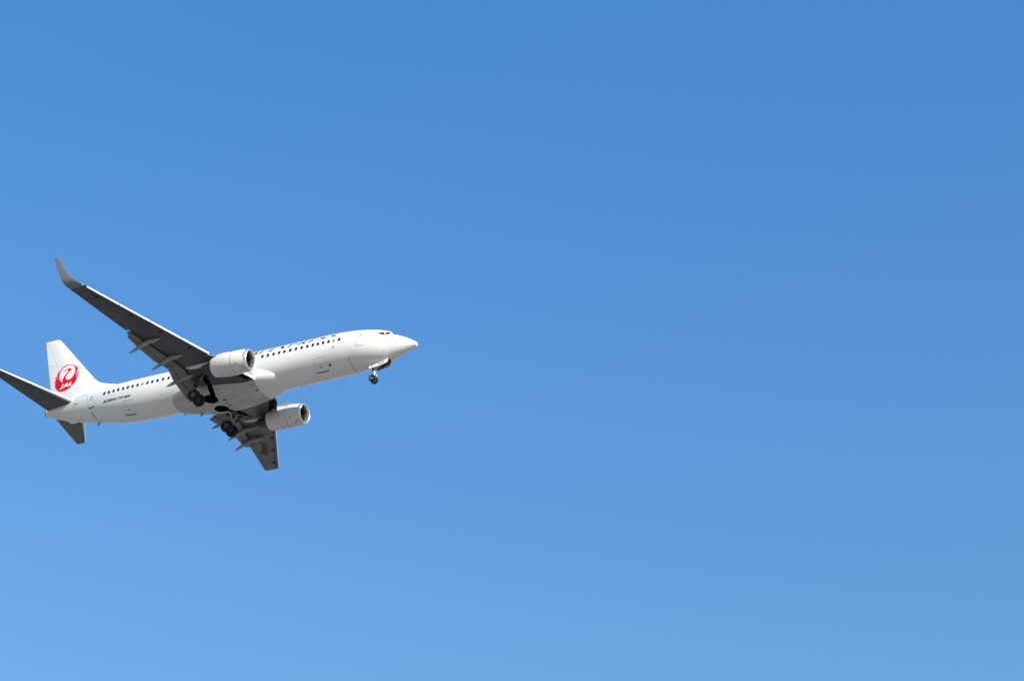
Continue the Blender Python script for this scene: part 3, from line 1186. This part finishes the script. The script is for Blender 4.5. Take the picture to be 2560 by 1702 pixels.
# ================================================================== ENGINES
def build_engine(s):
    cy, cz = s * 4.90, -1.72
    x0 = 13.40
    # fan cowl: outer skin, closed inside by the liner
    outer = [(0.25, 0.946), (0.5, 0.985), (1.0, 1.03), (1.7, 1.045), (2.3, 1.03), (2.9, 0.965), (3.3, 0.895), (3.56, 0.835), (3.585, 0.822)]
    inner_rear = [(3.55, 0.80), (3.2, 0.80), (2.8, 0.78)]
    mb = MB()
    rings = []
    for x, r_ in outer + inner_rear:
        ring = []
        for t in np.linspace(0, 2 * math.pi, 72, endpoint=False):
            rr = r_
            st = math.sin(t)
            # slightly flattened keel, with pouched cheeks low on both sides
            f = max(0, min(1, (2.2 - x) / 2.0))
            rr = r_ * (1 + 0.018 * f * math.exp(-((st + 0.55) / 0.25) ** 2) - 0.03 * f * max(0, -st - 0.8) / 0.2)
            ring.append((x0 + x, cy + rr * math.cos(t), cz + rr * math.sin(t)))
        rings.append(ring)
    mb.loft(rings, cap=False, kf=lambda i, j: 1 if i >= len(outer) - 1 else 0)

    def droop(m_):
        """the inlet face is tilted a few degrees down and inwards"""
        out = []
        for x, y, z in m_.v:
            k_ = max(0.0, min(1.0, (1.3 - (x - x0)) / 1.2))
            out.append((x - k_ * (0.11 * (z - cz) + s * 0.02 * (y - cy)), y, z))
        m_.v = out
    droop(mb)
    e = mb.build('engine', [M['nacelle'], M['dark']], root, angle=50)
    # inlet lip (bare metal ring)
    lip = [(0.252, 0.948), (0.17, 0.930), (0.09, 0.902), (0.03, 0.868), (0.0, 0.835), (0.01, 0.805), (0.05, 0.780), (0.12, 0.762), (0.24, 0.752)]
    mb = MB()
    mb.lathe_x([(x0 + x, r_) for x, r_ in lip], cy, cz, n=72)
    droop(mb)
    mb.build('inlet_lip', M['lip'], e, angle=60)
    mb = MB()
    mb.lathe_x([(x0 + 0.245, 0.950), (x0 + 0.275, 0.956)], cy, cz, n=72)
    droop(mb)
    mb.build('lip_joint', M['seam'], e)
    mb = MB()
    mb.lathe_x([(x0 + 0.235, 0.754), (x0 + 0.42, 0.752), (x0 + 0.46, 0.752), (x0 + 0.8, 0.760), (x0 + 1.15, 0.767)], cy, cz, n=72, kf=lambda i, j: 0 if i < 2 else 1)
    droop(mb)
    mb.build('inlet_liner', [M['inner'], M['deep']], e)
    # fan with twenty-four twisted blades and spinner
    mb = MB()
    for i in range(24):
        a0 = 2 * math.pi * i / 24
        rings = []
        for r_, dx, da, in ((0.20, 0.10, 0.11), (0.45, 0.075, 0.12), (0.755, 0.04, 0.135)):
            ring = []
            for u, v in ((-1, -0.006), (1, -0.006), (1, 0.006), (-1, 0.006)):
                a = a0 + u * da * 0.9 + v
                ring.append((x0 + 1.0 + u * dx + v, cy + r_ * math.cos(a), cz + r_ * math.sin(a)))
            rings.append(ring)
        mb.loft(rings)
    mb.lathe_x([(x0 + 1.14, 0.765), (x0 + 1.15, 0.02)], cy, cz, n=48)
    mb.build('fan', M['fan'], e)
    mb = MB()
    mb.lathe_x([(x0 + 0.62, 0.005), (x0 + 0.68, 0.07), (x0 + 0.82, 0.15), (x0 + 0.98, 0.21), (x0 + 1.1, 0.22)], cy, cz, n=32)
    mb.build('spinner', M['fan'], e)
    # core cowl, core nozzle, plug
    mb = MB()
    mb.lathe_x([(x0 + 2.7, 0.66), (x0 + 3.3, 0.66), (x0 + 3.8, 0.60), (x0 + 4.3, 0.50), (x0 + 4.62, 0.43), (x0 + 4.60, 0.40), (x0 + 4.2, 0.38)], cy, cz, n=48)
    mb.build('core_cowl', M['hot'], e)
    mb = MB()
    mb.lathe_x([(x0 + 4.2, 0.30), (x0 + 4.6, 0.27), (x0 + 5.0, 0.16), (x0 + 5.28, 0.03), (x0 + 5.29, 0.002)], cy, cz, n=32)
    mb.build('exhaust_plug', M['hot'], e)
    mb = MB()
    mb.lathe_x([(x0 + 2.85, 0.79), (x0 + 2.86, 0.65)], cy, cz, n=48)
    mb.build('fan_duct', M['dark'], e)

    # thin lines and marks on the cowl
    def cowl_r(x):
        xs_ = np.array([p[0] for p in outer])
        rs_ = np.array([p[1] for p in outer])
        return float(pchip(xs_, rs_, x - x0))

    def ring_line(x, a0, a1, wd, m, name):
        lm = MB()
        rings = []
        for a in np.linspace(R(a0), R(a1), 40):
            rr0 = cowl_r(x) * (1 + 0.018 * max(0, min(1, (2.2 - (x - x0)) / 2.0)) * math.exp(-((math.sin(a) + 0.55) / 0.25) ** 2)
                               - 0.03 * max(0, min(1, (2.2 - (x - x0)) / 2.0)) * max(0, -math.sin(a) - 0.8) / 0.2)
            rings.append([(x + dx, cy + (rr0 + dr) * math.cos(a), cz + (rr0 + dr) * math.sin(a)) for dx, dr in ((-wd / 2, -0.01), (-wd / 2, 0.007), (wd / 2, 0.007), (wd / 2, -0.01))])
        lm.loft(rings)
        lm.build(name, m, e)
    # both engines carry their marks on the side facing starboard and on the keel
    ring_line(14.88, 38, -95, 0.022, M['rust'], 'cowl_seam')
    ring_line(15.55, 20, -95, 0.010, M['lgrey'], 'cowl_seam')
    ring_line(16.25, 60, -160, 0.006, M['lgrey'], 'cowl_seam')

    def dot(x, a, r_, m, name='access_port'):
        dm = MB()
        rr0 = cowl_r(x)
        ring_o, ring_i = [], []
        for t in np.linspace(0, 2 * math.pi, 12, endpoint=False):
            aa = R(a) + r_ / rr0 * math.sin(t)
            f = max(0, min(1, (2.2 - (x - x0)) / 2.0))
            rr = rr0 * (1 + 0.018 * f * math.exp(-((math.sin(aa) + 0.55) / 0.25) ** 2) - 0.03 * f * max(0, -math.sin(aa) - 0.8) / 0.2)
            for L, d in ((ring_o, 0.010), (ring_i, -0.02)):
                L.append((x + r_ * math.cos(t), cy + (rr + d) * math.cos(aa), cz + (rr + d) * math.sin(aa)))
        dm.loft([ring_i, ring_o])
        dm.build(name, m, e)
    for x, a, r_, m in ((14.42, -38, 0.06, M['rust']), (13.95, -62, 0.06, M['black']), (14.85, 38, 0.05, M['red']), (14.5, 42, 0.035, M['red']),
                        (16.35, -2, 0.05, M['lgrey']), (14.25, -84, 0.05, M['regi']), (15.35, -84, 0.06, M['black']), (15.65, -86, 0.04, M['regi']),
                        (15.95, -88, 0.04, M['regi']), (16.3, -97, 0.06, M['black']), (15.1, -78, 0.04, M['rust']), (14.72, -86, 0.05, M['black'])):
        dot(x, a, r_, m)
    # strake on the inboard shoulder of the cowl
    sm = MB()
    a = R(48)
    ny, nz = -s * math.cos(a), math.sin(a)
    rr = 1.03
    rings = []
    for x, h in ((14.05, 0.01), (14.45, 0.13), (14.95, 0.27), (15.35, 0.30), (15.5, 0.02)):
        b0 = np.array([x, cy + ny * (cowl_r(x) - 0.02), cz + nz * (cowl_r(x) - 0.02)])
        tn = np.array([0, -nz, ny]) * 0.012
        up_ = np.array([0, ny, nz]) * (h + 0.02)
        rings.append([b0 - tn, b0 + tn, b0 + tn * 0.5 + up_, b0 - tn * 0.5 + up_])
    sm.loft(rings)
    sm.build('nacelle_strake', M['nacelle'], e)

    # pylon
    pm = MB()
    rings = []
    for x, zb_, zt_, hw in ((14.35, cz + 0.98, cz + 1.03, 0.02), (14.7, cz + 0.9, cz + 1.12, 0.10), (15.3, cz + 0.8, cz + 1.22, 0.17), (16.0, cz + 0.7, cz + 1.27, 0.20),
                            (16.6, cz + 0.6, cz + 1.24, 0.21), (17.1, cz + 0.45, cz + 1.1, 0.21), (17.8, cz + 0.40, zw(4.9) + 0.05, 0.20), (18.6, cz + 0.36, zw(4.9), 0.17),
                            (19.3, cz + 0.42, zw(4.9), 0.12), (19.75, cz + 0.55, zw(4.9), 0.06), (19.93, cz + 0.62, zw(4.9), 0.015)):
        ring = []
        for a in np.linspace(0, 2 * math.pi, 20, endpoint=False):
            ca, sa = math.cos(a), math.sin(a)
            ring.append((x, cy + hw * math.copysign(abs(ca) ** 0.6, ca), (zb_ + zt_) / 2 + (zt_ - zb_) / 2 * math.copysign(abs(sa) ** 0.6, sa)))
        rings.append(ring)
    pm.loft(rings, kf=lambda i, j: 0)
    pm.build('pylon', [M['nacelle']], e, angle=50)
    return e


eng_s = build_engine(1)
eng_p = build_engine(-1)


# ================================================================== TAIL
def aero_ring(le, te, normal, t, n=18, blunt=0.0):
    le, te, normal = np.array(le, float), np.array(te, float), np.array(normal, float)
    c = np.linalg.norm(te - le)
    up, lo = [], []
    for i in range(n + 1):
        xi = 1 - math.cos(i / n * math.pi / 2)
        h = yt(xi, t) * c
        if blunt and xi < blunt:
            h = max(yt(blunt, t) * c, min(0.085, 0.05 * c)) * math.sqrt(1 - (1 - xi / blunt) ** 2)
        p = le + (te - le) * xi
        up.append(p + normal * h)
        lo.append(p - normal * h)
    return up + lo[::-1][1:-1]


def fin_le(z):
    return float(np.interp(z, [1.2, 3.3, 3.78, 4.54, 6.34, 8.774, 8.93], [34.8, 32.68, 33.11, 33.88, 35.56, 37.355, 37.66])) if z > 3.3 else 32.63 - 0.93 * (3.3 - z) * -1 * -1


def fin_te(z):
    return 39.01 - 0.24 * (8.917 - z)


mb = MB()
rings = []
for z in (1.3, 2.0, 2.6, 3.3, 4.0, 4.6, 5.4, 6.2, 7.0, 7.8, 8.5, 8.8, 8.90, 8.93):
    le = 33.11 + (z - 3.78) * 0.8488 - (0.0 if z > 3.3 else 0.0)
    if z > 8.7:
        le = float(np.interp(z, [8.7, 8.8, 8.90, 8.93], [37.29, 37.40, 37.56, 37.72]))
    t = 0.10 if z < 8.85 else (0.06 if z < 8.92 else 0.03)
    rings.append(aero_ring((le, 0, z), (fin_te(z), 0, z), (0, 1, 0), t))
mb.loft(rings)
fin = mb.build('tail_fin', M['white'], root, angle=40)


def fin_half(x, z):
    le = 33.11 + (z - 3.78) * 0.8488
    te = fin_te(z)
    return yt((x - le) / (te - le), 0.10) * (te - le)


# dorsal fin ahead of the tail fin
mb = MB()
rings = []
for x, zt_ in ((28.7, 2.03), (29.4, 2.20), (30.19, 2.42), (31.1, 2.66), (31.97, 2.92), (32.4, 3.13), (32.8, 3.45), (33.3, 3.93), (33.8, 4.30)):
    zb_ = 1.62
    hb = min(0.12, 0.04 + 0.03 * (x - 28.7))
    ring = []
    for y_, z_ in ((-hb - 0.06, zb_), (-hb * 0.6, zb_ + (zt_ - zb_) * 0.5), (-0.06, zt_ - 0.05), (0, zt_), (0.06, zt_ - 0.05), (hb * 0.6, zb_ + (zt_ - zb_) * 0.5), (hb + 0.06, zb_)):
        ring.append((x, y_, z_))
    rings.append(ring)
mb.loft(rings)
mb.build('dorsal_fin', M['white'], fin, angle=60)


def on_fin(name, polys, m, label=None, eps=0.008, step=0.0):
    def mp(x, z, k_):
        return (x, fin_half(x, z) + eps + step * k_, z)
    v, f = poly_mesh(polys, mp, (0.25, 0.25))
    me = mesh_pf(name, v, f, recalc=False)
    orient(me, (0, 1, 0))
    return link(name, me, m, fin, label, 60)


# grey leading-edge strip, rudder and tip seams
on_fin('leading_edge_strip', [([(33.11 + (z - 3.78) * 0.8488 + 0.035, z) for z in np.linspace(3.9, 8.5, 12)]
                               + [(33.11 + (z - 3.78) * 0.8488 + 0.15, z) for z in np.linspace(8.5, 3.9, 12)], [])], M['lgrey'])
on_fin('rudder_seam', [(ribbon([(fin_te(z) - 0.30 * (fin_te(z) - 33.11 - (z - 3.78) * 0.8488), z) for z in np.linspace(2.2, 8.45, 20)], 0.010), [])], M['lgrey'])
on_fin('rudder_seam', [(ribbon([(38.93, 8.66), (38.5, 8.60), (38.42, 8.68), (38.40, 8.78)], 0.03), [])], M['lgrey'])
on_fin('rudder_seam', [(ribbon([(38.32, 6.2), (37.5, 6.0)], 0.02), [])], M['lgrey'])
on_fin('access_panel', [([(34.42 + 0.09 * math.cos(a), 4.55 + 0.07 * math.sin(a)) for a in np.linspace(0, 2 * math.pi, 10, endpoint=False)], [])], M['lgrey'])

# crane emblem, traced in metres on the fin
EMB_O = [(900, 250), (780, 270), (680, 310), (590, 370), (500, 460), (430, 540), (385, 600), (365, 660), (358, 740), (362, 820), (375, 880), (388, 915),
         (350, 840), (335, 770), (322, 695), (300, 760), (288, 830), (288, 870), (300, 920), (320, 970), (345, 1005), (310, 970), (280, 920), (262, 885),
         (252, 940), (255, 980), (265, 1020), (290, 1060), (308, 1082), (280, 1067), (258, 1052), (262, 1100), (280, 1160), (310, 1210), (350, 1255),
         (400, 1290), (460, 1312), (540, 1318), (620, 1305), (720, 1270), (820, 1215), (920, 1140), (1000, 1065), (1070, 985), (1130, 895), (1165, 840),
         (1182, 812), (1120, 838), (1180, 780), (1220, 720), (1242, 650), (1215, 692), (1170, 742), (1106, 778), (1160, 722), (1210, 640), (1240, 560),
         (1245, 520), (1235, 460), (1215, 530), (1180, 592), (1130, 652), (1083, 692), (1120, 640), (1155, 560), (1180, 480), (1190, 405), (1183, 372),
         (1130, 325), (1060, 290), (990, 262), (940, 250)]
EMB_H = [(905, 263), (800, 284), (700, 328), (620, 388), (540, 460), (490, 530), (455, 600), (435, 690), (428, 760), (435, 830), (460, 885), (500, 915),
         (530, 940), (545, 970), (558, 1000), (572, 960), (576, 900), (590, 830), (625, 750), (680, 680), (740, 610), (790, 560), (820, 528), (825, 503),
         (810, 487), (780, 480), (720, 494), (640, 517), (575, 530), (640, 495), (720, 470), (780, 448), (810, 420), (840, 402), (880, 395), (915, 405),
         (940, 430), (962, 455), (930, 480), (895, 510), (860, 545), (810, 600), (760, 660), (725, 715), (705, 765), (703, 810), (715, 840), (745, 862),
         (790, 872), (840, 865), (900, 835), (960, 780), (1010, 720), (1050, 650), (1080, 580), (1098, 510), (1100, 450), (1090, 390), (1060, 330), (1010, 290),
         (960, 270)]
EMB_J = [(565, 1035), (645, 1018), (600, 1110), (575, 1165), (545, 1200), (505, 1228), (455, 1238), (445, 1215), (460, 1198), (500, 1183), (530, 1150), (550, 1095)]
EMB_A = [(728, 988), (800, 972), (806, 1125), (742, 1143), (738, 1108), (680, 1122), (648, 1168), (592, 1186), (640, 1105)]
EMB_L = [(868, 955), (958, 935), (950, 962), (925, 985), (900, 1055), (965, 1043), (972, 1062), (930, 1090), (812, 1120), (818, 1090), (845, 1015)]
PX2 = None


def emb(p):
    """trace units to metres on the fin plane (affine, fitted to four corners of the emblem)"""
    u, v = p
    return EMA @ np.array([u, v, 1.0])


_src = np.array([[900, 250, 1], [258, 1055, 1], [540, 1318, 1], [1245, 520, 1]], float)
_dst = np.array([[35.755, 5.741], [37.269, 3.871], [36.351, 2.941], [34.657, 4.740]])
EMA = np.linalg.lstsq(_src, _dst, rcond=None)[0].T
on_fin('crane_emblem', [([emb(p) for p in EMB_O], [[emb((780 + (p[0] - 780) * 0.975, 640 + (p[1] - 640) * 0.975)) for p in EMB_H], [emb(p) for p in EMB_J], [emb(p) for p in EMB_A], [emb(p) for p in EMB_L]])],
       M['red'], label='round red crane emblem with white letters JAL')


def build_stab(s):
    mb = MB()
    rings = []
    nrm = np.array([0, -s * 0.122, 0.9925])
    for y in (0.15, 0.6, 1.2, 2.5, 4.0, 5.5, 6.8, 7.05, 7.15, 7.18):
        z = 1.0 + 0.123 * y
        le = 34.48 + 0.628 * (y - 1.09)
        te = 37.38 + 0.262 * y
        if y > 7:
            le += (y - 7.0) ** 2 * 9 + (y - 7) * 0.4
        rings.append(aero_ring((le, s * y, z), (te, s * y, z), nrm, 0.10 if y < 7.1 else 0.05, blunt=0.05))
    n = len(rings[0])
    mb.loft(rings, kf=lambda i, j: 1 if (j <= 4 or j >= n - 5) else 0)
    st = mb.build('horizontal_stabilizer', [M['grey'], M['slat']], root, angle=40)
    return st


stab_s = build_stab(1)
stab_p = build_stab(-1)


# ================================================================== LANDING GEAR
def wheel(parent, cx, cy, cz, Rt, wd, rr, facing):
    mb = MB()
    h = wd / 2
    mb.lathe_y([(cy - h * 0.72, rr), (cy - h * 0.92, rr * 1.15), (cy - h, Rt * 0.78), (cy - h * 0.9, Rt * 0.92), (cy - h * 0.55, Rt * 0.985), (cy, Rt),
                (cy + h * 0.55, Rt * 0.985), (cy + h * 0.9, Rt * 0.92), (cy + h, Rt * 0.78), (cy + h * 0.92, rr * 1.15), (cy + h * 0.72, rr)], cx, cz, n=48)
    mb.build('tyre', M['tyre'], parent, angle=60)
    mb = MB()
    for q in (1, -1):
        mb.lathe_y([(cy + q * h * 0.76, rr * 1.02), (cy + q * h * 0.80, rr * 0.93), (cy + q * h * 0.45, rr * 0.80), (cy + q * h * 0.40, rr * 0.42),
                    (cy + q * h * 0.78, rr * 0.34), (cy + q * h * 0.85, rr * 0.22), (cy + q * h * 0.86, 0.002)], cx, cz, n=32)
    mb.build('rim', facing, parent, angle=40)


def main_gear(s):
    g = bpy.data.objects.new('main_landing_gear', None)
    COL.objects.link(g)
    g.parent = root
    yc = s * 2.86
    ax = np.array([19.84, yc, -2.98])
    top = np.array([19.45, s * 3.35, -1.35])
    mid = top + (ax - top) * 0.55
    mb = MB()
    mb.tube(top, mid, 0.135, 0.12)
    mb.tube(mid + (top - mid) * 0.03, mid + (ax - mid) * 0.05, 0.15)
    mb.build('strut', M['strut'], g)
    mb = MB()
    mb.tube(mid, ax, 0.085)
    mb.build('oleo_piston', M['chrome'], g)
    mb = MB()
    mb.tube(ax + np.array([0, -0.5, 0]), ax + np.array([0, 0.5, 0]), 0.075)
    mb.build('axle', M['strut'], g)
    # torque links
    mb = MB()
    kx = np.array([mid[0] + 0.34, yc + s * 0.12, -2.52])
    for dy in (-0.06, 0.06):
        mb.tube(mid + np.array([0.06, dy, -0.05]), kx + np.array([0, dy * 0.3, 0]), 0.03)
        mb.tube(kx + np.array([0, dy * 0.3, 0]), ax + np.array([0.08, dy, 0.08]), 0.03)
    mb.build('torque_link', M['strut'], g)
    # side stay, drag stay, actuator
    mb = MB()
    mb.tube((19.35, s * 1.75, -1.72), mid + np.array([0, -s * 0.08, 0.1]), 0.055)
    mb.tube((19.62, s * 2.0, -1.60), mid + np.array([0, -s * 0.08, 0.22]), 0.045)
    mb.build('side_stay', M['strut'], g)
    mb = MB()
    mb.tube((18.48, s * 4.05, -1.20), (19.52, s * 3.16, -1.95), 0.06)
    mb.tube((20.0, s * 3.55, -1.45), (19.66, s * 3.08, -2.08), 0.04)
    mb.tube((19.1, s * 2.5, -1.55), (19.58, s * 3.05, -1.85), 0.035)
    mb.build('drag_stay', M['rim'], g)
    # hydraulic lines
    mb = MB()
    pts = [top + np.array([0.17, 0.02 * s, -0.1]), mid + np.array([0.2, 0.05 * s, 0.2]), mid + np.array([0.14, 0.03 * s, -0.2]), ax + np.array([0.18, 0.1 * s, 0.3]), ax + np.array([0.1, 0.2 * s, 0.05])]
    for a, b in zip(pts[:-1], pts[1:]):
        mb.tube(a, b, 0.018, n=8)
    mb.build('brake_line', M['black'], g)
    # strut door on the outboard side
    mb = MB()
    d0 = top + np.array([-0.28, s * 0.34, -0.02])
    d1 = top + np.array([0.30, s * 0.34, -0.02])
    d2 = mid + np.array([0.26, s * 0.20, 0.05])
    d3 = mid + np.array([-0.22, s * 0.20, 0.05])
    off = np.array([0, s * 0.03, 0.008])
    mb.loft([[d0, d1, d2, d3], [p + off for p in (d0, d1, d2, d3)]])
    mb.build('gear_door', M['kback'], g, angle=20)
    for dy in (-0.46, 0.46):
        wheel(g, ax[0], yc + dy, ax[2], 0.565, 0.42, 0.27, M['rim'])
    return g


main_gear(1)
main_gear(-1)


def nose_gear():
    g = bpy.data.objects.new('nose_landing_gear', None)
    COL.objects.link(g)
    g.parent = root
    ax = np.array([4.06, 0, -3.09])
    mb = MB()
    mb.tube((3.98, 0, -1.2), (4.02, 0, -2.42), 0.095, 0.085)
    mb.tube((4.02, 0, -2.36), (4.03, 0, -2.52), 0.115)
    mb.build('strut', M['wstrut'], g)
    mb = MB()
    mb.tube((4.02, 0, -2.4), ax, 0.055)
    mb.build('oleo_piston', M['chrome'], g)
    mb = MB()
    mb.tube(ax + np.array([0, -0.3, 0]), ax + np.array([0, 0.3, 0]), 0.05)
    mb.build('axle', M['wstrut'], g)
    mb = MB()
    for dy in (-0.05, 0.05):
        mb.tube((3.93, dy, -2.5), (3.72, dy * 0.4, -2.76), 0.025)
        mb.tube((3.72, dy * 0.4, -2.76), (3.98, dy, -3.02), 0.025)
    mb.build('torque_link', M['wstrut'], g)
    mb = MB()
    for dy in (-0.13, 0.13):
        mb.tube((3.05, dy, -1.35), (3.95, dy * 0.5, -2.15), 0.04)
    mb.build('drag_stay', M['wstrut'], g)
    mb = MB()
    mb.tube((3.88, 0.0, -2.28), (3.80, 0.0, -2.28), 0.085, 0.10)
    mb.build('taxi_light', M['lamp'], g)
    for dy in (-0.215, 0.215):
        wheel(g, ax[0], dy, ax[2], 0.335, 0.21, 0.18, M['rim'])
    # doors, one each side of the bay
    for s in (1, -1):
        mb = MB()
        rings = []
        N = 14
        outer_f, inner_f = [], []
        for x in np.linspace(2.60, 4.40, N):
            zt, zb, w, zc = prof(x)
            zs = zc - (zc - zb) * math.sqrt(1 - (0.24 / w) ** 2)
            e = min(1, (x - 2.60) / 0.06, (4.40 - x) / 0.06)
            h = 0.44 - 0.06 * (1 - max(0, e))
            rings.append([(x, s * 0.24, zs + 0.01), (x, s * 0.275, zs + 0.0), (x, s * 0.345, zs - h), (x, s * 0.315, zs - h)])
        mb.loft(rings, kf=lambda i, j: 1 if j == 3 else 0)
        d = mb.build('gear_door', [M['white'], M['doorin']], g, angle=25)

        if s > 0:
            def mp(u, v, sh):
                x = 3.56 + (2.98 - 3.56) * u
                zt, zb, w, zc = prof(x)
                zs = zc - (zc - zb) * math.sqrt(1 - (0.24 / w) ** 2)
                z = zs - 0.335 + 0.235 * v
                y = 0.275 + (0.345 - 0.275) * (zs - z) / 0.44 + 0.006
                return (x - sh * v, y, z)
            text_mesh('door_number', "350", M['black'], g, mp, (0, 1, 0), 0.012, 0.06)
            rm = MB()
            for x in (4.12,):
                zt, zb, w, zc = prof(x)
                zs = zc - (zc - zb) * math.sqrt(1 - (0.24 / w) ** 2)
                rm.loft([[(x + dx, 0.275 + 0.006, zs - 0.005), (x + dx, 0.345 + 0.006, zs - 0.435), (x + dx, 0.33, zs - 0.435), (x + dx, 0.26, zs - 0.005)] for dx in (-0.02, 0.02)])
            rm.build('door_stripe', M['rust'], g)
    return g


nose_gear()
